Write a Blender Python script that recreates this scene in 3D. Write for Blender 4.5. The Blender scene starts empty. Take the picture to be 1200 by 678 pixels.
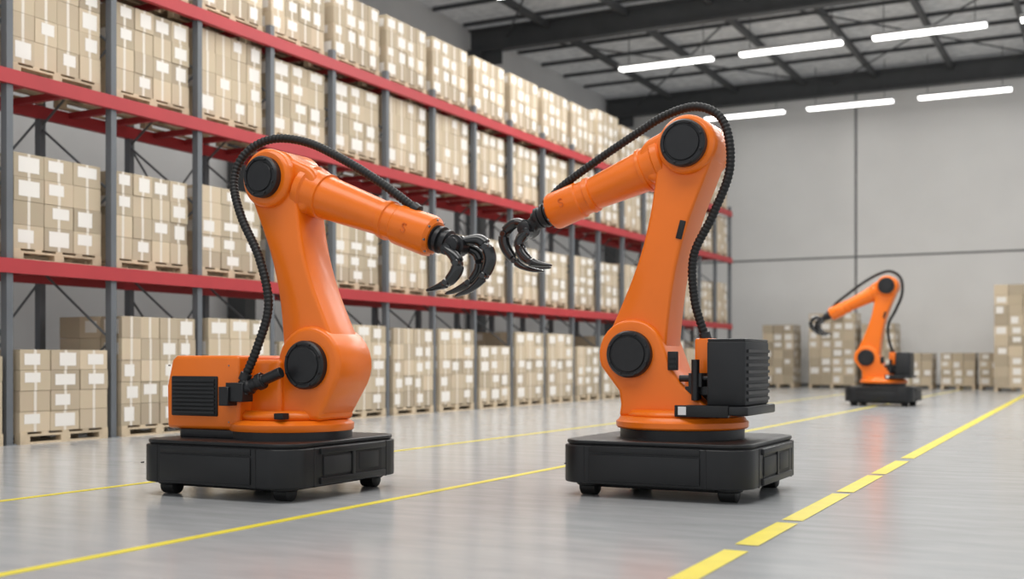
import bpy, bmesh, math, random
from mathutils import Vector, Matrix
random.seed(7)
scene = bpy.context.scene
COL = scene.collection
V = Vector

# ------------------------------------------------------------------ materials
def mat(name, color, rough=0.5, metal=0.0, coat=0.0, spec=0.5, emit=None, estr=0.0,
        noise=0.0, nscale=8.0, bump=0.0):
    m = bpy.data.materials.new(name); m.use_nodes = True
    nt = m.node_tree; b = nt.nodes['Principled BSDF']
    b.inputs['Base Color'].default_value = (*color, 1)
    b.inputs['Roughness'].default_value = rough
    b.inputs['Metallic'].default_value = metal
    b.inputs['Coat Weight'].default_value = coat
    b.inputs['Coat Roughness'].default_value = 0.15
    b.inputs['Specular IOR Level'].default_value = spec
    if emit:
        b.inputs['Emission Color'].default_value = (*emit, 1)
        b.inputs['Emission Strength'].default_value = estr
    if noise > 0 or bump > 0:
        tc = nt.nodes.new('ShaderNodeTexCoord')
        nz = nt.nodes.new('ShaderNodeTexNoise')
        nz.inputs['Scale'].default_value = nscale; nz.inputs['Detail'].default_value = 5
        nt.links.new(tc.outputs['Object'], nz.inputs['Vector'])
        if noise > 0:
            r = nt.nodes.new('ShaderNodeValToRGB')
            r.color_ramp.elements[0].position = 0.3; r.color_ramp.elements[1].position = 0.7
            r.color_ramp.elements[0].color = (*[c*(1-noise) for c in color], 1)
            r.color_ramp.elements[1].color = (*[min(1, c*(1+noise)) for c in color], 1)
            nt.links.new(nz.outputs['Fac'], r.inputs['Fac'])
            nt.links.new(r.outputs['Color'], b.inputs['Base Color'])
        if bump > 0:
            bp = nt.nodes.new('ShaderNodeBump'); bp.inputs['Strength'].default_value = bump
            bp.inputs['Distance'].default_value = 0.01
            nt.links.new(nz.outputs['Fac'], bp.inputs['Height'])
            nt.links.new(bp.outputs['Normal'], b.inputs['Normal'])
    return m

M_ORANGE = mat('orange_paint', (0.80, 0.165, 0.005), 0.38, coat=0.25, spec=0.35, noise=0.03, nscale=3)
M_ORANGE_D = mat('orange_paint_dark', (0.62, 0.115, 0.004), 0.45)
M_BLACK = mat('black_cast_metal', (0.010, 0.0105, 0.012), 0.40, spec=.4, noise=0.15, nscale=20)
M_PLAT = mat('charcoal_platform', (0.0095, 0.010, 0.011), 0.40, spec=.35, noise=0.12, nscale=6)
M_CTRL = mat('controller_grey', (0.016, 0.017, 0.019), 0.5, spec=.35, noise=0.1, nscale=6)
M_DARK = mat('recess_black', (0.004, 0.004, 0.005), 0.6)
M_RUB = mat('rubber', (0.008, 0.008, 0.008), 0.55, spec=.4)
M_GLOSS = mat('claw_gloss_black', (0.008, 0.009, 0.010), 0.22, coat=0.3)
M_STEEL = mat('brushed_steel', (0.25, 0.25, 0.26), 0.35, metal=0.9)
M_RED = mat('rack_red_paint', (0.42, 0.030, 0.036), 0.5, noise=0.06, nscale=2)
M_POST = mat('rack_bluegrey_paint', (0.125, 0.136, 0.148), 0.5, noise=0.08, nscale=2)
M_WOOD = mat('pallet_wood', (0.56, 0.45, 0.31), 0.75, noise=0.2, nscale=5)
M_LABEL = mat('carton_label', (0.80, 0.765, 0.71), 0.6)
M_TAPE = mat('carton_tape', (0.74, 0.68, 0.59), 0.5)
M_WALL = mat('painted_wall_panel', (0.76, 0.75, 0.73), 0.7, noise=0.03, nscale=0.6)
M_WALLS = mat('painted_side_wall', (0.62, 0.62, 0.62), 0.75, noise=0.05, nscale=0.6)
M_SEAM = mat('panel_seam', (0.16, 0.16, 0.16), 0.7)
M_CEIL = mat('translucent_roof_panel', (0.58, 0.58, 0.57), 0.8, noise=0.2, nscale=4.0, emit=(.95, .97, 1), estr=0.07)
M_BEAM = mat('structural_steel', (0.066, 0.069, 0.072), 0.55, noise=0.1, nscale=2)
M_LAMP = mat('lamp_tube', (1, 1, 1), 0.4, emit=(1.0, 0.985, 0.95), estr=5.0)
M_HOUS = mat('lamp_housing', (0.6, 0.6, 0.6), 0.5)
M_YEL = mat('yellow_floor_paint', (0.74, 0.62, 0.045), 0.42, noise=0.08, nscale=4)
M_WHITE = mat('sticker_white', (0.7, 0.7, 0.7), 0.5)

def carton_mat():
    m = bpy.data.materials.new('cardboard'); m.use_nodes = True
    nt = m.node_tree; b = nt.nodes['Principled BSDF']
    a = nt.nodes.new('ShaderNodeAttribute'); a.attribute_name = 'tone'
    tc = nt.nodes.new('ShaderNodeTexCoord'); nz = nt.nodes.new('ShaderNodeTexNoise')
    nz.inputs['Scale'].default_value = 6; nt.links.new(tc.outputs['Object'], nz.inputs['Vector'])
    mx = nt.nodes.new('ShaderNodeMix'); mx.data_type = 'RGBA'; mx.blend_type = 'MULTIPLY'
    mx.inputs['Factor'].default_value = 0.05
    nt.links.new(a.outputs['Color'], mx.inputs['A']); nt.links.new(nz.outputs['Color'], mx.inputs['B'])
    nt.links.new(mx.outputs['Result'], b.inputs['Base Color'])
    b.inputs['Roughness'].default_value = 0.8
    return m
M_CARD = carton_mat()

def floor_mat():
    m = bpy.data.materials.new('polished_concrete'); m.use_nodes = True
    nt = m.node_tree; b = nt.nodes['Principled BSDF']; N = nt.nodes.new; L = nt.links.new
    tc = N('ShaderNodeTexCoord'); mp = N('ShaderNodeMapping'); mp.inputs['Scale'].default_value = (1.0, 4.0, 1)
    mp.inputs['Rotation'].default_value = (0, 0, math.radians(-22))
    n1 = N('ShaderNodeTexNoise'); n1.inputs['Scale'].default_value = 1.6; n1.inputs['Detail'].default_value = 8
    n1.inputs['Roughness'].default_value = 0.6
    n2 = N('ShaderNodeTexNoise'); n2.inputs['Scale'].default_value = 0.35; n2.inputs['Detail'].default_value = 4
    L(tc.outputs['Object'], mp.inputs['Vector']); L(mp.outputs['Vector'], n1.inputs['Vector'])
    L(tc.outputs['Object'], n2.inputs['Vector'])
    r1 = N('ShaderNodeValToRGB'); r1.color_ramp.elements[0].position = .25; r1.color_ramp.elements[1].position = .75
    r1.color_ramp.elements[0].color = (.395, .407, .415, 1); r1.color_ramp.elements[1].color = (.485, .495, .502, 1)
    r2 = N('ShaderNodeValToRGB'); r2.color_ramp.elements[0].position = .3; r2.color_ramp.elements[1].position = .7
    r2.color_ramp.elements[0].color = (.93, .93, .93, 1); r2.color_ramp.elements[1].color = (1, 1, 1, 1)
    L(n1.outputs['Fac'], r1.inputs['Fac']); L(n2.outputs['Fac'], r2.inputs['Fac'])
    mx = N('ShaderNodeMix'); mx.data_type = 'RGBA'; mx.blend_type = 'MULTIPLY'; mx.inputs['Factor'].default_value = 1
    L(r1.outputs['Color'], mx.inputs['A']); L(r2.outputs['Color'], mx.inputs['B'])
    L(mx.outputs['Result'], b.inputs['Base Color'])
    mr = N('ShaderNodeMapRange'); mr.inputs['To Min'].default_value = .12; mr.inputs['To Max'].default_value = .24
    L(n1.outputs['Fac'], mr.inputs['Value']); L(mr.outputs['Result'], b.inputs['Roughness'])
    return m
M_FLOOR = floor_mat()

# ------------------------------------------------------------------ helpers
def empty(name, loc=(0, 0, 0)):
    e = bpy.data.objects.new(name, None); e.location = loc; e.empty_display_size = .2
    COL.objects.link(e); return e

def finish(name, bm, mats, parent=None, smooth=True, angle=38, loc=None):
    bmesh.ops.recalc_face_normals(bm, faces=bm.faces)
    me = bpy.data.meshes.new(name); bm.to_mesh(me); bm.free()
    if not isinstance(mats, (list, tuple)): mats = [mats]
    for m in mats: me.materials.append(m)
    if smooth:
        me.polygons.foreach_set('use_smooth', [True]*len(me.polygons))
        me.set_sharp_from_angle(angle=math.radians(angle))
    o = bpy.data.objects.new(name, me); COL.objects.link(o)
    if parent: o.parent = parent
    if loc: o.location = loc
    return o

def bevel_sharp(bm, w, seg=2, ang=30):
    if w <= 0: return
    bm.normal_update()
    es = [e for e in bm.edges if len(e.link_faces) == 2 and e.calc_face_angle(0) > math.radians(ang)]
    if es: bmesh.ops.bevel(bm, geom=es, offset=w, segments=seg, profile=.5, affect='EDGES', clamp_overlap=True)

def add_box(bm, x0, x1, y0, y1, z0, z1, mi=0):
    vs = [bm.verts.new(p) for p in ((x0,y0,z0),(x1,y0,z0),(x1,y1,z0),(x0,y1,z0),(x0,y0,z1),(x1,y0,z1),(x1,y1,z1),(x0,y1,z1))]
    out = []
    for f in ((0,3,2,1),(4,5,6,7),(0,1,5,4),(1,2,6,5),(2,3,7,6),(3,0,4,7)):
        fc = bm.faces.new([vs[i] for i in f]); fc.material_index = mi; out.append(fc)
    return out

def box(name, x0, x1, y0, y1, z0, z1, m, parent=None, bev=0.0, seg=2):
    bm = bmesh.new(); add_box(bm, x0, x1, y0, y1, z0, z1); bevel_sharp(bm, bev, seg)
    return finish(name, bm, m, parent, smooth=bev > 0)

def boxes(name, lst, m, parent=None):
    bm = bmesh.new()
    for b in lst: add_box(bm, *b)
    return finish(name, bm, m, parent, smooth=False)

def prism(name, pts, y0, y1, m, parent=None, bev=.02, seg=3, axis='Y'):
    bm = bmesh.new()
    def P(a, b, c):
        return (a, c, b) if axis == 'Y' else (a, b, c)
    a = [bm.verts.new(P(p[0], p[1], y0)) for p in pts]
    b = [bm.verts.new(P(p[0], p[1], y1)) for p in pts]
    n = len(pts); bm.faces.new(a); bm.faces.new(list(reversed(b)))
    for i in range(n):
        j = (i+1) % n; bm.faces.new((a[i], b[i], b[j], a[j]))
    bmesh.ops.recalc_face_normals(bm, faces=bm.faces)
    bevel_sharp(bm, bev, seg, 50)
    return finish(name, bm, m, parent, angle=30)

def rings_mesh(bm, rings, mi=0, cap=True):
    vv = [[bm.verts.new(p) for p in r] for r in rings]; n = len(rings[0])
    for i in range(len(vv)-1):
        for k in range(n):
            l = (k+1) % n
            f = bm.faces.new((vv[i][k], vv[i][l], vv[i+1][l], vv[i+1][k])); f.material_index = mi
    if cap:
        bm.faces.new(list(reversed(vv[0]))).material_index = mi
        bm.faces.new(vv[-1]).material_index = mi

def lathe_into(bm, p0, d, prof, seg=40, mi=0):
    p0 = V(p0); d = V(d).normalized()
    up = V((0, 1, 0)) if abs(d.y) < .9 else V((0, 0, 1))
    u = d.cross(up).normalized(); w = d.cross(u)
    rings = []
    for t, r in prof:
        c = p0 + d*t
        rings.append([c + u*math.cos(2*math.pi*k/seg)*r + w*math.sin(2*math.pi*k/seg)*r for k in range(seg)])
    rings_mesh(bm, rings, mi)

def lathe(name, p0, d, prof, m, parent=None, seg=48, angle=30):
    bm = bmesh.new(); lathe_into(bm, p0, d, prof, seg)
    return finish(name, bm, m, parent, angle=angle)

def cyl(name, p0, p1, r, m, parent=None, bev=.008, seg=40):
    L_ = (V(p1)-V(p0)).length
    return lathe(name, p0, V(p1)-V(p0), [(0, r-bev), (bev, r), (L_-bev, r), (L_, r-bev)], m, parent, seg, 50)

def catmull(pts, n=10):
    P = [V(p) for p in pts]; P = [P[0]*2-P[1]] + P + [P[-1]*2-P[-2]]; out = []
    for i in range(1, len(P)-2):
        for k in range(n):
            t = k/n; a, b, c, d = P[i-1], P[i], P[i+1], P[i+2]
            out.append(.5*((2*b)+(c-a)*t+(2*a-5*b+4*c-d)*t*t+(3*b-a-3*c+d)*t**3))
    out.append(P[-2]); return out

def resample(pts, step):
    out = [pts[0].copy()]; acc = 0
    for a, b in zip(pts, pts[1:]):
        L_ = (b-a).length
        while acc + L_ >= step:
            t = (step-acc)/L_; a = a.lerp(b, t); out.append(a.copy()); L_ = (b-a).length; acc = 0
        acc += L_
    return out

def sweep_into(bm, pts, rfun, seg=12, ref=(0, 1, 0), mi=0):
    rings = []; n = len(pts); ref = V(ref)
    for i, p in enumerate(pts):
        t = (pts[min(i+1, n-1)]-pts[max(i-1, 0)]).normalized()
        a = (ref - t*ref.dot(t)).normalized(); b = t.cross(a)
        ra, rb = rfun(i/(n-1), i)
        rings.append([p + a*math.cos(2*math.pi*k/seg)*ra + b*math.sin(2*math.pi*k/seg)*rb for k in range(seg)])
    rings_mesh(bm, rings, mi)

def hose(name, pts, r, parent):
    s = resample(catmull(pts, 14), .0075); bm = bmesh.new()
    pat = [1.0, 1.0, .87, .87]
    sweep_into(bm, s, lambda t, i: (r*pat[i % 4],)*2, 14)
    return finish(name, bm, M_RUB, parent, angle=80)

def rrect(x0, x1, y0, y1, r, seg=8):
    out = []
    for cx, cy, a0 in ((x1-r, y1-r, 0), (x0+r, y1-r, 90), (x0+r, y0+r, 180), (x1-r, y0+r, 270)):
        for k in range(seg+1):
            a = math.radians(a0+90*k/seg); out.append((cx+r*math.cos(a), cy+r*math.sin(a)))
    return out

def arm_outline(c0, r0, c1, r1, dip, n=14):
    c0 = V(c0); c1 = V(c1); d = (c1-c0).normalized(); nn = V((-d.y, d.x)); L_ = (c1-c0).length
    pts = []
    for k in range(n+1):
        a = math.pi*k/n; pts.append(c1 + nn*math.cos(a)*r1 + d*math.sin(a)*r1)
    for k in range(1, n):
        t = 1-k/n; w = r0*(1-t)+r1*t - dip*math.sin(math.pi*t)**1.3; pts.append(c0+d*L_*t - nn*w)
    for k in range(n+1):
        a = math.pi*k/n; pts.append(c0 - nn*math.cos(a)*r0 - d*math.sin(a)*r0)
    for k in range(1, n):
        t = k/n; w = r0*(1-t)+r1*t - dip*math.sin(math.pi*t)**1.3; pts.append(c0+d*L_*t + nn*w)
    return [(p.x, p.y) for p in pts]

def joint_cap(name, x, z, y0, sgn, r, parent):
    bm = bmesh.new()
    lathe_into(bm, (x, y0, z), (0, sgn, 0), [(-.02, r), (.045, r), (.06, r-.012), (.06, r-.03), (.052, r-.034),
               (.052, r-.042), (.062, r-.048), (.064, .01)], 56)
    for k in range(8):
        a = 2*math.pi*(k+.5)/8; rr = r-.022
        lathe_into(bm, (x+rr*math.cos(a), y0+sgn*.05, z+rr*math.sin(a)), (0, sgn, 0), [(0, .009), (.018, .009), (.02, .006)], 8)
    return finish(name, bm, M_BLACK, parent, angle=30)

def text_obj(name, s, size, loc, rot, m, parent, ext=.003):
    cu = bpy.data.curves.new(name, 'FONT'); cu.body = s; cu.size = size; cu.extrude = ext
    cu.align_x = 'CENTER'; cu.align_y = 'CENTER'; cu.materials.append(m)
    o = bpy.data.objects.new(name, cu); COL.objects.link(o); o.location = loc; o.rotation_euler = rot; o.parent = parent
    return o

# ------------------------------------------------------------------ robot
def platform(p):
    H = .72
    prism('platform_body', rrect(-H, H, -H, H, .2, 10), .10, .375, M_PLAT, p, bev=.012, axis='Z')
    prism('platform_top_plate', rrect(-H+.015, H-.015, -H+.015, H-.015, .19, 10), .383, .412, M_PLAT, p, bev=.01, axis='Z')
    prism('platform_seam_core', rrect(-H+.03, H-.03, -H+.03, H-.03, .17, 8), .36, .40, M_DARK, p, bev=0, axis='Z')
    L_ = []
    for x in (-.50, .42):
        L_.append((x-.005, x+.005, -H-.002, -H+.02, .10, .372))
    for y in (-.44, .47):
        L_.append((H-.02, H+.002, y-.005, y+.005, .10, .372))
    boxes('platform_seams', L_, M_DARK, p)
    box('platform_front_panel', -.46, .38, -H-.012, -H+.02, .12, .315, M_PLAT, p, .008)
    box('platform_front_lip', -.46, .38, -H-.008, -H+.02, .325, .372, M_PLAT, p, .006)
    box('platform_side_recess', H-.02, H+.003, -.34, .40, .15, .335, M_DARK, p)
    box('platform_side_frame_top', H-.02, H+.02, -.38, .44, .325, .37, M_PLAT, p, .008)
    box('platform_side_frame_bottom', H-.02, H+.02, -.38, .44, .11, .158, M_PLAT, p, .008)
    box('platform_side_connector', H-.02, H+.012, -.34, -.0, .17, .31, M_CTRL, p, .012)
    box('platform_side_divider', H-.02, H+.018, .0, .035, .15, .34, M_PLAT, p, .004)
    box('platform_side_hatch', H-.02, H+.008, .10, .36, .18, .31, M_CTRL, p, .01)
    boxes('platform_screws', [(-.655+.0, -.645, -H-.004, -H+.02, .235, .245)], M_STEEL, p)
    box('undercarriage', -.5, .5, -.5, .5, .055, .12, M_DARK, p, .01)
    i = 0
    for sx in (-1, 1):
        for sy in (-1, 1):
            i += 1
            cx, cy = sx*.53, sy*.53
            bm = bmesh.new()
            lathe_into(bm, (cx, cy, .13), (0, 0, -1), [(0, .10), (.05, .10), (.06, .085)], 24)
            lathe_into(bm, (cx-.07, cy, .062), (1, 0, 0), [(0, .045), (.012, .062), (.128, .062), (.14, .045)], 28)
            finish('caster_%d' % i, bm, M_RUB, p)

def claws(p, hub, fingers, wrist, d):
    lathe('wrist_joint', wrist, d, [(-.03, .095), (.01, .095), (.015, .082), (.03, .082), (.035, .098), (.06, .098),
          (.065, .078), (.09, .078), (.095, .09), (.12, .09), (.13, .068), (.16, .06)], M_BLACK, p, 32)
    bm = bmesh.new()
    lathe_into(bm, V(hub)+V((0, -.11, 0)), (0, 1, 0), [(0, .035), (.01, .055), (.06, .055), (.065, .075), (.155, .075), (.16, .055), (.21, .055), (.22, .035)], 28)
    lathe_into(bm, V(wrist)+d*.1, V(hub)-V(wrist)-d*.1, [(0, .06), ((V(hub)-V(wrist)-d*.1).length, .065)], 20)
    finish('gripper_hub', bm, M_BLACK, p)
    for i, f in enumerate(fingers):
        bm = bmesh.new(); s = resample(catmull(f, 12), .008)
        n = len(s)
        def rf(t, k):
            w = .034*(1-t)**.5+.016; h = (.030+.016*math.sin(math.pi*min(1, t*1.3)))*(1-t**4*.75)+.002
            for tj in (.30, .62):
                if abs(t-tj) < .028: w *= .7; h *= .7
            if t > .985: w *= .6; h *= .6
            return (w, h)
        sweep_into(bm, s, rf, 16)
        for tj, rr in ((.30, .028), (.62, .024)):
            q = s[int(n*tj)]
            lathe_into(bm, q+V((0, -.04, 0)), (0, 1, 0), [(0, rr-.006), (.005, rr), (.075, rr), (.08, rr-.006)], 18)
        q = s[0]
        lathe_into(bm, q+V((0, -.045, 0)), (0, 1, 0), [(0, .030), (.005, .040), (.085, .040), (.09, .030)], 18)
        finish('claw_finger_%d' % (i+1), bm, M_GLOSS, p)

def build_robot(loc, kind, sh, el, wr, hub, fingers, cable, elr=.175):
    p = empty('industrial_robot_arm', loc)
    platform(p)
    sx, sz = sh; ex, ez = el; wx, wz = wr
    if kind == 'R':
        lathe('turntable_base', (0, 0, .41), (0, 0, 1), [(0, .47), (.07, .47), (.08, .45)], M_BLACK, p, 64)
        lathe('turntable_ring', (0, 0, .485), (0, 0, 1), [(0, .49), (.012, .5), (.05, .5), (.06, .485), (.085, .47), (.09, .46)], M_ORANGE, p, 64)
        pts = [(-.43, .565), (-.415, .66), (-.43, .76)]
        for k in range(0, 15):
            a = math.radians(200 - k*12.5); pts.append((sx+.265*math.cos(a), sz+.265*math.sin(a)))
        pts += [(.0, .92), (.09, .80), (.24, .67), (.40, .62), (.42, .565)]
        prism('lower_housing', pts, -.23, .23, M_ORANGE, p, bev=.045, seg=4)
        cyl('housing_skirt', (0, 0, .55), (0, 0, .62), .42, M_ORANGE, p, .03, 56)
        box('rear_bracket', .12, .64, -.44, .30, .60, .665, M_BLACK, p, .012)
        box('bracket_front_plate', .10, .50, -.46, -.42, .585, .67, M_PLAT, p, .006)
        box('bracket_sticker', .13, .19, -.464, -.455, .60, .66, M_WHITE, p)
        box('controller_box', .31, .60, -.36, .26, .665, 1.135, M_CTRL, p, .018)
        boxes('controller_vents', [(.594, .614, -.33, .23, .70+.05*k, .722+.05*k) for k in range(8)], M_BLACK, p)
        box('controller_cap', .315, .595, -.355, .255, 1.13, 1.15, M_BLACK, p, .008)
        box('cable_junction_block', .13, .26, -.10, .10, .84, 1.16, M_ORANGE, p, .02)
        bm = bmesh.new()
        add_box(bm, .10, .28, -.22, -.12, .74, .80); add_box(bm, .14, .24, -.26, -.12, .80, .90)
        lathe_into(bm, (.19, -.25, .70), (0, 0, 1), [(0, .03), (.3, .03)], 16)
        lathe_into(bm, (.06, -.22, .86), (1, 0, 0), [(0, .025), (.1, .025), (.1, .04), (.16, .04), (.16, .02), (.26, .02)], 16)
        lathe_into(bm, (.10, -.2, .78), (1, 0, 0), [(0, .02), (.24, .02)], 12)
        finish('hydraulic_fittings', bm, M_BLACK, p)
        boxes('bracket_struts', [(.14, .20, -.20, -.14, .60, .75), (.06, .3, -.05, .05, .60, .86)], M_BLACK, p)
        box('housing_port', -.03, .05, -.245, -.22, .92, 1.06, M_DARK, p, .006)
        for k in range(3): box('port_slot_%d' % (k+1), -.015, .035, -.25, -.24, .94+.035*k, .957+.035*k, M_CTRL, p)
    else:
        prism('base_plinth', rrect(-.62, .25, -.40, .40, .08), .41, .475, M_BLACK, p, bev=.01, axis='Z')
        lathe('turntable_base', (.17, 0, .41), (0, 0, 1), [(0, .46), (.06, .46), (.065, .45)], M_BLACK, p, 64)
        lathe('turntable_ring', (.17, 0, .47), (0, 0, 1), [(0, .47), (.012, .475), (.05, .475), (.06, .46), (.075, .44), (.08, .43)], M_ORANGE, p, 64)
        prism('rear_cabinet', [(-.71, .475), (.0, .475), (.0, 1.03), (-.62, 1.03), (-.66, 1.0), (-.715, .80)], -.40, .36, M_ORANGE, p, bev=.03, seg=4)
        box('cabinet_joint', -.06, .27, -.262, .32, .53, 1.0, M_ORANGE, p, .035, 3)
        box('vent_frame', -.655, -.20, -.412, -.39, .575, .875, M_DARK, p, .01)
        boxes('vent_slats', [(-.635, -.22, -.424, -.40, .595+.03*k, .612+.03*k) for k in range(9)], M_CTRL, p)
        boxes('cabinet_screws', [(-.69+.0, -.68, -.404, -.39, .95, .96), (-.10, -.09, -.404, -.39, .95, .96), (-.10, -.09, -.404, -.39, .53, .54)], M_STEEL, p)
        pts = [(-.05, .55), (-.02, .70), (.16, .86)]
        for k in range(0, 17):
            a = math.radians(178 - k*13); pts.append((sx+.285*math.cos(a), sz+.285*math.sin(a)))
        pts += [(.60, .60), (.60, .55)]
        prism('lower_housing', pts, -.22, .22, M_ORANGE, p, bev=.05, seg=4)
        cyl('housing_skirt', (.17, 0, .54), (.17, 0, .62), .40, M_ORANGE, p, .03, 56)
        box('service_port', .33, .41, -.41, -.33, .565, .61, M_DARK, p, .006)
        bm = bmesh.new()
        add_box(bm, -.06, .10, -.48, -.36, .69, .83)
        add_box(bm, -.11, -.02, -.50, -.38, .66, .80)
        lathe_into(bm, (.0, -.42, .76), V((.42, .06, .17)), [(0, .04), (.08, .04), (.08, .06), (.13, .06), (.13, .048), (.19, .048), (.19, .062), (.24, .062), (.24, .04), (.40, .04)], 24)
        lathe_into(bm, (.07, -.42, .74), (0, 0, 1), [(0, .045), (.10, .045), (.11, .036), (.15, .036)], 20)
        bevel_sharp(bm, .004, 1, 60)
        finish('side_linkage', bm, M_BLACK, p)
    hb = .23 if kind == 'R' else .22
    joint_cap('shoulder_motor_front', sx, sz, -hb, -1, .178, p)
    joint_cap('shoulder_motor_rear', sx, sz, hb, 1, .178, p)
    prism('upper_arm', arm_outline((sx, sz), .25, (ex, ez), .215, .085), -.175, .175, M_ORANGE, p, bev=.028, seg=3)
    d2 = V((ex-sx, ez-sz)).normalized(); n2 = V((-d2.y, d2.x))
    if kind == 'R':
        c = V((ex, ez))-d2*.62-n2*.02
        cc = c - n2*.10
        qq = [cc+d2*.07+n2*.022, cc+d2*.07-n2*.022, cc-d2*.07-n2*.022, cc-d2*.07+n2*.022]
        prism('arm_nameplate', [(a.x, a.y) for a in qq], -.185, -.16, M_DARK, p, bev=.004)
    # elbow
    lathe('elbow_housing', (ex, -.23, ez), (0, 1, 0), [(0, .19), (.015, .212), (.03, .22), (.43, .22), (.445, .212), (.46, .19)], M_ORANGE, p, 56)
    joint_cap('elbow_motor_front', ex, ez, -.235, -1, elr, p)
    joint_cap('elbow_motor_rear', ex, ez, .235, 1, elr, p)
    # forearm
    w3 = V((wx, 0, wz)); e3 = V((ex, 0, ez)); d = (w3-e3).normalized(); L_ = (w3-e3).length
    pr = [(.10, .15), (.22, .165), (.225, .185), (.24, .197), (.29, .197), (.305, .178), (.40, .168), (.405, .176), (.43, .176), (.435, .162),
          (.68*L_, .128), (.685*L_, .142), (.715*L_, .146), (.72*L_, .134), (.77*L_, .134), (.78*L_, .146), (.965*L_, .150), (.985*L_, .142), (L_, .115)]
    lathe('forearm', e3, d, pr, M_ORANGE, p, 56)
    n3 = V((0, 1, 0)).cross(d)
    prism('forearm_bracket', arm_outline((ex, ez), .205, ((e3+d*.24).x, (e3+d*.24).z), .185, .0), -.15, .15, M_ORANGE, p, bev=.045, seg=4)
    bm = bmesh.new()
    for k in range(8):
        a = 2*math.pi*k/8+.2
        q = e3 + d*(.99*L_-.01) + (n3*math.cos(a)+V((0, 1, 0))*math.sin(a))*.128
        lathe_into(bm, q, d, [(0, .009), (.02, .009)], 8)
    finish('collar_bolts', bm, M_STEEL, p)
    sgn = 1 if d.x > 0 else -1
    ang = math.atan2(d.z*sgn, d.x*sgn)
    c = e3 + d*(.87*L_)
    text_obj('collar_mark', 'S', .10, (c.x, -.148, c.z), (math.radians(90), -ang, 0), M_ORANGE_D, p, .004)
    claws(p, hub, fingers, w3, d)
    hose('cable_hose', cable, .034, p)
    bm = bmesh.new()
    for q, qn in ((V(cable[0]), V(cable[1])), (V(cable[-1]), V(cable[-2]))):
        lathe_into(bm, q-(qn-q).normalized()*.02, (qn-q), [(0, .03), (.005, .044), (.06, .044), (.065, .036)], 20)
    finish('hose_fittings', bm, M_BLACK, p)
    return p

# left robot
build_robot((-5.76, 7.11, 0), 'L', (.49, .96), (.10, 2.36), (1.45, 1.865),
    (1.63, 0, 1.80),
    [[(1.66, .02, 1.83), (1.80, .03, 1.83), (1.875, .03, 1.72), (1.84, .03, 1.60), (1.74, .02, 1.50), (1.61, .0, 1.445)],
     [(1.60, -.08, 1.77), (1.68, -.10, 1.70), (1.69, -.11, 1.62), (1.62, -.11, 1.54), (1.52, -.10, 1.505), (1.43, -.09, 1.485)],
     [(1.64, .09, 1.80), (1.73, .12, 1.75), (1.745, .13, 1.65), (1.68, .13, 1.56), (1.56, .12, 1.50), (1.46, .11, 1.47)]],
    [(.07, -.42, .86), (.16, -.38, 1.10), (.21, -.32, 1.40), (.10, -.29, 1.75), (-.10, -.26, 2.08), (-.22, -.2, 2.36), (-.16, -.14, 2.57),
     (.03, -.06, 2.68), (.32, 0, 2.64), (.68, 0, 2.47), (1.0, 0, 2.28), (1.30, 0, 2.07)], elr=.155)

# right robot
RW = V((-1.11, 0, 2.18))
R_F = [[(-1.34, .02, 2.10), (-1.44, .02, 2.12), (-1.54, .02, 2.04), (-1.53, .02, 1.92), (-1.42, .02, 1.79), (-1.30, .01, 1.735), (-1.17, 0, 1.715)],
       [(-1.28, -.08, 2.02), (-1.34, -.10, 1.95), (-1.32, -.11, 1.86), (-1.24, -.11, 1.79), (-1.14, -.10, 1.76), (-1.05, -.09, 1.75)],
       [(-1.32, .09, 2.05), (-1.43, .12, 2.02), (-1.45, .13, 1.92), (-1.38, .13, 1.82), (-1.27, .12, 1.765), (-1.16, .11, 1.75)]]
R_C = [(-1.13, -.02, 2.26), (-1.02, -.02, 2.37), (-.78, -.02, 2.52), (-.42, -.02, 2.72), (-.10, -.04, 2.87), (.16, -.05, 2.90), (.35, -.06, 2.76), (.40, -.08, 2.42),
       (.27, -.08, 2.08), (.12, -.08, 1.78), (.12, -.06, 1.45), (.20, -.04, 1.16)]
build_robot((-2.95, 8.49, 0), 'R', (-.33, 1.04), (.10, 2.60), (RW.x, RW.z), (-1.31, 0, 2.06), R_F, R_C)

# distant robot of the same kind, arm lower
W3 = V((-1.15, 0, 2.00)); o = W3-RW
F3 = [[tuple(V(q)+o) for q in f] for f in R_F]
C3 = [(-1.13, -.02, 2.12), (-1.02, -.02, 2.25), (-.78, -.02, 2.44), (-.42, -.02, 2.70), (-.10, -.04, 2.87), (.16, -.05, 2.92), (.37, -.06, 2.76)] + R_C[7:]
build_robot((-4.55, 26.4, 0), 'R', (-.33, 1.04), (.10, 2.60), (W3.x, W3.z), tuple(V((-1.31, 0, 2.06))+o), F3, C3)

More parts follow.
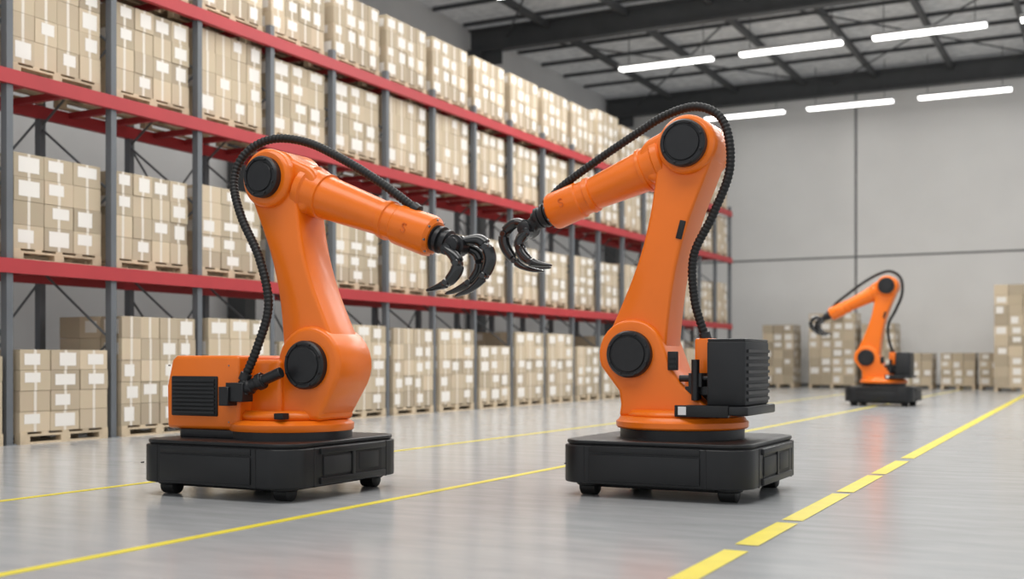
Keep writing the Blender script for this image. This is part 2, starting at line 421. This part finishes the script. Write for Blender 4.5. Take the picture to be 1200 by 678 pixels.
# ------------------------------------------------------------------ cartons on pallets
def stack_mesh(name, ny, nx, nz, wy, wx, h, missing=0, seed=0):
    rnd = random.Random(seed); bm = bmesh.new()
    lay = bm.loops.layers.color.new('tone')
    WY, WX = ny*wy, nx*wx
    def setc(fs, c):
        for f in fs:
            for l in f.loops: l[lay] = (*c, 1)
    for k in range(5):
        y = -WY/2 + (WY-.1)*k/4; setc(add_box(bm, -WX/2, WX/2, y, y+.1, .115, .14, 1), (1, 1, 1))
    for k in range(3):
        x = -WX/2 + (WX-.1)*k/2; add_box(bm, x, x+.1, -WY/2, WY/2, .09, .114, 1); add_box(bm, x, x+.1, -WY/2, WY/2, 0, .022, 1)
        for j in range(3):
            y = -WY/2 + (WY-.14)*j/2; add_box(bm, x, x+.1, y, y+.14, .023, .089, 1)
    for iz in range(nz):
        for iy in range(ny):
            for ix in range(nx):
                if 0 < iy < ny-1 and 0 < ix < nx-1 and iz < nz-1: continue
                if iz == nz-1 and rnd.random() < missing: continue
                j = rnd.uniform(-.008, .008)
                x0 = -WX/2+ix*wx+.004+j; y0 = -WY/2+iy*wy+.004+rnd.uniform(-.004, .004); z0 = .142+iz*h
                x1, y1, z1 = x0+wx-.010, y0+wy-.010, z0+h-.004
                t = rnd.uniform(.88, 1.08)
                c = (.755*t, .69*t, .59*t)
                setc(add_box(bm, x0, x1, y0, y1, z0, z1, 0), c)
                e = .003
                def quad(pts, mi):
                    f = bm.faces.new([bm.verts.new(q) for q in pts]); f.material_index = mi
                a, b = rnd.choice(((.15, .85), (.28, .86), (.14, .66))); zt, zb = rnd.choice(((.86, .2), (.80, .25), (.88, .4)))
                w = wy-.012; hh = z1-z0
                ya, yb = y0+w*a, y0+w*b
                if rnd.random() < .7:
                    quad([(x1+e, ya, z0+hh*zb), (x1+e, yb, z0+hh*zb), (x1+e, yb, z0+hh*zt), (x1+e, ya, z0+hh*zt)], 2)
                if rnd.random() < .5:
                    w = wx-.012; xa, xb = x0+w*a, x0+w*b
                    quad([(xa, y0-e, z0+hh*zb), (xb, y0-e, z0+hh*zb), (xb, y0-e, z0+hh*zt), (xa, y0-e, z0+hh*zt)], 2)
                ym = (y0+y1)/2
                quad([(x1+e*.5, ym-.02, z0), (x1+e*.5, ym+.02, z0), (x1+e*.5, ym+.02, z1), (x1+e*.5, ym-.02, z1)], 3)
    bmesh.ops.recalc_face_normals(bm, faces=bm.faces)
    me = bpy.data.meshes.new(name); bm.to_mesh(me); bm.free()
    for m in (M_CARD, M_WOOD, M_LABEL, M_TAPE): me.materials.append(m)
    return me

def put_stack(me, x, y, z, rz=0):
    o = bpy.data.objects.new('pallet_of_cartons', me); COL.objects.link(o); o.location = (x, y, z); o.rotation_euler = (0, 0, rz); return o

S4 = [stack_mesh('carton_stack_a', 4, 3, 4, .34, .38, .285, 0, 1), stack_mesh('carton_stack_b', 3, 3, 4, .445, .38, .285, 0, 2),
      stack_mesh('carton_stack_c', 4, 3, 4, .34, .38, .30, .0, 3), stack_mesh('carton_stack_d', 3, 3, 5, .44, .38, .235, 0, 4)]
S5 = [stack_mesh('carton_stack_tall_a', 4, 3, 5, .34, .38, .285, 0, 5), stack_mesh('carton_stack_tall_b', 3, 3, 5, .445, .38, .29, 0, 6)]
S3 = [stack_mesh('carton_stack_low_a', 3, 3, 4, .445, .38, .245, 0, 7), stack_mesh('carton_stack_low_b', 4, 3, 3, .34, .38, .30, 0, 8)]
TOP = [stack_mesh('carton_stack_top_a', 4, 3, 4, .34, .38, .27, 0, 9), stack_mesh('carton_stack_top_b', 4, 3, 4, .34, .38, .30, .0, 10)]

# ------------------------------------------------------------------ pallet rack
RX0, RX1 = -12.8, -11.5
PITCH = 1.585; Y0 = 9.35 - 2*PITCH; NB = 20
LV = [2.2, 4.4, 5.95]; TOPZ = 7.1
rack = empty('pallet_rack', (0, 0, 0))
posts = []; beams = []; braces = bmesh.new()
for i in range(NB+1):
    y = Y0+i*PITCH
    for x in (RX0, RX1):
        posts.append((x-.05, x+.05, y-.045, y+.045, 0.012, TOPZ-1.0)); posts.append((x-.08, x+.08, y-.07, y+.07, 0, .012))
    z = .3; k = 0
    while z < TOPZ-1.9:
        a, b = ((RX0, z), (RX1, z+.95)) if k % 2 == 0 else ((RX1, z), (RX0, z+.95))
        lathe_into(braces, (a[0], y, a[1]), (b[0]-a[0], 0, b[1]-a[1]), [(0, .018), (math.hypot(b[0]-a[0], b[1]-a[1]), .018)], 6)
        z += .95; k += 1
for i in range(NB):
    y = Y0+i*PITCH
    if i % 2 == 0:
        for z0, z1 in ((2.4, 4.2), (.2, 2.0)):
            for a, b in ((y, y+PITCH), (y+PITCH, y)):
                lathe_into(braces, (RX0-.06, a, z0), (0, b-a, z1-z0), [(0, .016), (math.hypot(b-a, z1-z0), .016)], 6)
ya, yb = Y0-.05, Y0+NB*PITCH+.05
for z in LV:
    for x in (RX0, RX1+.03):
        beams += [(x-.03, x+.055, ya, yb, z-.19, z-.02)]
    for i in range(NB):
        y = Y0+i*PITCH
        for f in (.3, .7):
            beams.append((RX0+.05, RX1, y+PITCH*f-.04, y+PITCH*f+.04, z-.10, z-.02))
boxes('uprights', posts, M_POST, rack)
boxes('load_beams', beams, M_RED, rack)
finish('frame_braces', braces, M_POST, rack)
rnd = random.Random(3)
for i in range(NB):
    yc = Y0+(i+.5)*PITCH
    for li, z in enumerate([0]+LV):
        if li == 0:
            pool = S5 if i >= 3 else S3
            if i > 3 and rnd.random() < .4: pool = S4 + S3
            if i == 3: pool = [S5[0]]
        elif li == 1: pool = S4
        elif li == 2: pool = S4[:3] if i > 1 else S4
        else: pool = TOP
        x = -12.13
        if li == 0: x += .15
        put_stack(rnd.choice(pool), x, yc+rnd.uniform(-.025, .025), z-.02 if z else 0)

B2 = [stack_mesh('carton_stack_wall_a', 3, 3, 7, .38, .37, .30, 0, 21), stack_mesh('carton_stack_wall_b', 3, 4, 8, .38, .40, .31, .3, 22),
      stack_mesh('carton_stack_wall_c', 3, 3, 4, .36, .36, .27, .3, 23), stack_mesh('carton_stack_wall_d', 3, 4, 10, .4, .42, .32, 0, 24)]
put_stack(B2[0], -10.8, 42, 0); put_stack(B2[1], -8.9, 42, 0); put_stack(B2[0], -7.35, 42.2, 0)
put_stack(B2[2], -6.1, 42, 0); put_stack(B2[2], -4.75, 42, 0); put_stack(B2[2], -3.55, 42.1, 0)
put_stack(B2[3], -2.6, 40, 0); put_stack(B2[3], -.7, 40, 0)

# ------------------------------------------------------------------ room shell
WX, BY, HZ = -18.4, 44.0, 11.6
box('floor', WX-.2, 16, -8, 44.2, -.2, 0, M_FLOOR)
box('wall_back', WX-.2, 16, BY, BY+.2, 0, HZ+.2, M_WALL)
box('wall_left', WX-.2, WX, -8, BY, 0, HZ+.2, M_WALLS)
box('ceiling', WX-.2, 16, -8, 44.2, HZ, HZ+.2, M_CEIL)
seams = [(WX, 16, BY-.012, BY, 4.75, 4.82)]
for x in (-8.57, .4, 9.4): seams.append((x-.04, x+.04, BY-.014, BY, 0, HZ))
boxes('trim_1', seams, M_SEAM)
boxes('baseboard_back', [(WX, 16, BY-.03, BY, 0, .12)], M_SEAM)
boxes('trim_2', [(WX, WX+.01, -8, BY, 4.75, 4.8), (WX, WX+.01, -8, BY, 8.6, 8.65)], M_SEAM)
st = empty('roof_steelwork', (0, 0, 0))
main = []
for y in (10.0, 21.2, 32.4, 43.6):
    main += [(WX+.1, 16, y-.16, y+.16, 10.72, 10.80), (WX+.1, 16, y-.03, y+.03, 10.80, 11.4), (WX+.1, 16, y-.16, y+.16, 11.4, 11.47)]
    main += [(WX+.02, WX+.55, y-.18, y+.18, 0, 10.8)]
    main += [(WX+.55, WX+1.2, y-.04, y+.04, 10.3, 10.72)]
boxes('main_beams_and_columns', main, M_BEAM, st)
pur = []
x = -15.6
while x < 16:
    pur.append((x-.07, x+.07, -8, 43.9, 11.20, 11.40)); x += 2.6
y = 2.0
while y < 43:
    pur.append((WX+.1, 16, y-.04, y+.04, 11.48, 11.59)); y += 1.87
boxes('purlins', pur, M_BEAM, st)
bm = bmesh.new()
for y in (10.0, 21.2, 32.4):
    for xx in (-17.0, -9.3, -1.6, 6.1):
        for a, b in (((xx, y), (xx+7.7, y+11.2)), ((xx+7.7, y), (xx, y+11.2))):
            lathe_into(bm, (a[0], a[1], 11.15), (b[0]-a[0], b[1]-a[1], 0), [(0, .03), (math.hypot(b[0]-a[0], b[1]-a[1]), .03)], 6)
finish('roof_bracing', bm, M_BEAM, st)

# ------------------------------------------------------------------ light
def area(name, loc, sx, sy, e, parent=None):
    l = bpy.data.lights.new(name, 'AREA'); l.shape = 'RECTANGLE'; l.size = sx; l.size_y = sy; l.energy = e
    l.color = (1, .985, .96)
    ob = bpy.data.objects.new(name, l); ob.location = loc; COL.objects.link(ob)
    if parent: ob.parent = parent

for y in (9.0, 17.2, 25.4, 33.6, 42.0):
    for x in (-12.2, -8.4, -4.6, -.8, 3.0):
        l = empty('linear_pendant_lamp', (x, y, 10.0))
        box('housing', -1.5, 1.5, -.16, .16, .0, .10, M_HOUS, l, .01)
        box('diffuser', -1.47, 1.47, -.15, .15, -.07, 0, M_LAMP, l, .01)
        boxes('hangers', [(-1.2, -1.18, -.01, .01, .1, 1.45), (1.18, 1.2, -.01, .01, .1, 1.45)], M_BEAM, l)
        if 25 < y < 40: area('tube_light', (0, 0, -.08), 2.9, .28, 150, l)
area('overhead_fill', (-3.5, 4.0, 9.8), 12, 4, 760)  # three soft area lights added above the view to fill robots and aisle
area('overhead_fill.001', (-5.0, 13.2, 9.8), 14, 3, 860)
area('overhead_fill.002', (-5.0, 21.8, 9.8), 14, 2.5, 880)
w = bpy.data.worlds.new('daylight'); scene.world = w; w.use_nodes = True
w.node_tree.nodes['Background'].inputs[0].default_value = (.95, .97, 1, 1)
w.node_tree.nodes['Background'].inputs[1].default_value = 0.88

# ------------------------------------------------------------------ floor markings
boxes('floor_marking_line', [(-4.64, -4.565, 1.0, 43.5, .0005, .003), (-7.035, -6.965, 1.0, 43.5, .0005, .003)], M_YEL)
bm = bmesh.new()
def lx(y): return -1.66-.0185*y
for a, b in ((2.0, 3.3), (3.55, 4.85), (5.02, 5.95), (6.15, 7.10), (7.22, 8.82), (8.95, 10.35), (10.5, 11.95), (12.3, 43.5)):
    vs = [bm.verts.new(q) for q in ((lx(a)-.065, a, .003), (lx(a)+.065, a, .003), (lx(b)+.065, b, .003), (lx(b)-.065, b, .003))]
    bm.faces.new(vs)
bmesh.ops.recalc_face_normals(bm, faces=bm.faces)
finish('dashed_floor_marking', bm, M_YEL, smooth=False)

# ------------------------------------------------------------------ camera
cam = bpy.data.cameras.new('camera'); co = bpy.data.objects.new('camera', cam); COL.objects.link(co)
co.location = (0, 0, 1.0); co.rotation_euler = (math.radians(90), 0, math.radians(27.46))
cam.sensor_width = 36; cam.lens = 1366/1200*36; cam.shift_y = 82/1200
cam.clip_end = 200
cam.dof.use_dof = True; cam.dof.focus_distance = 8.9; cam.dof.aperture_fstop = 1.1
scene.camera = co
scene.view_settings.view_transform = 'Standard'
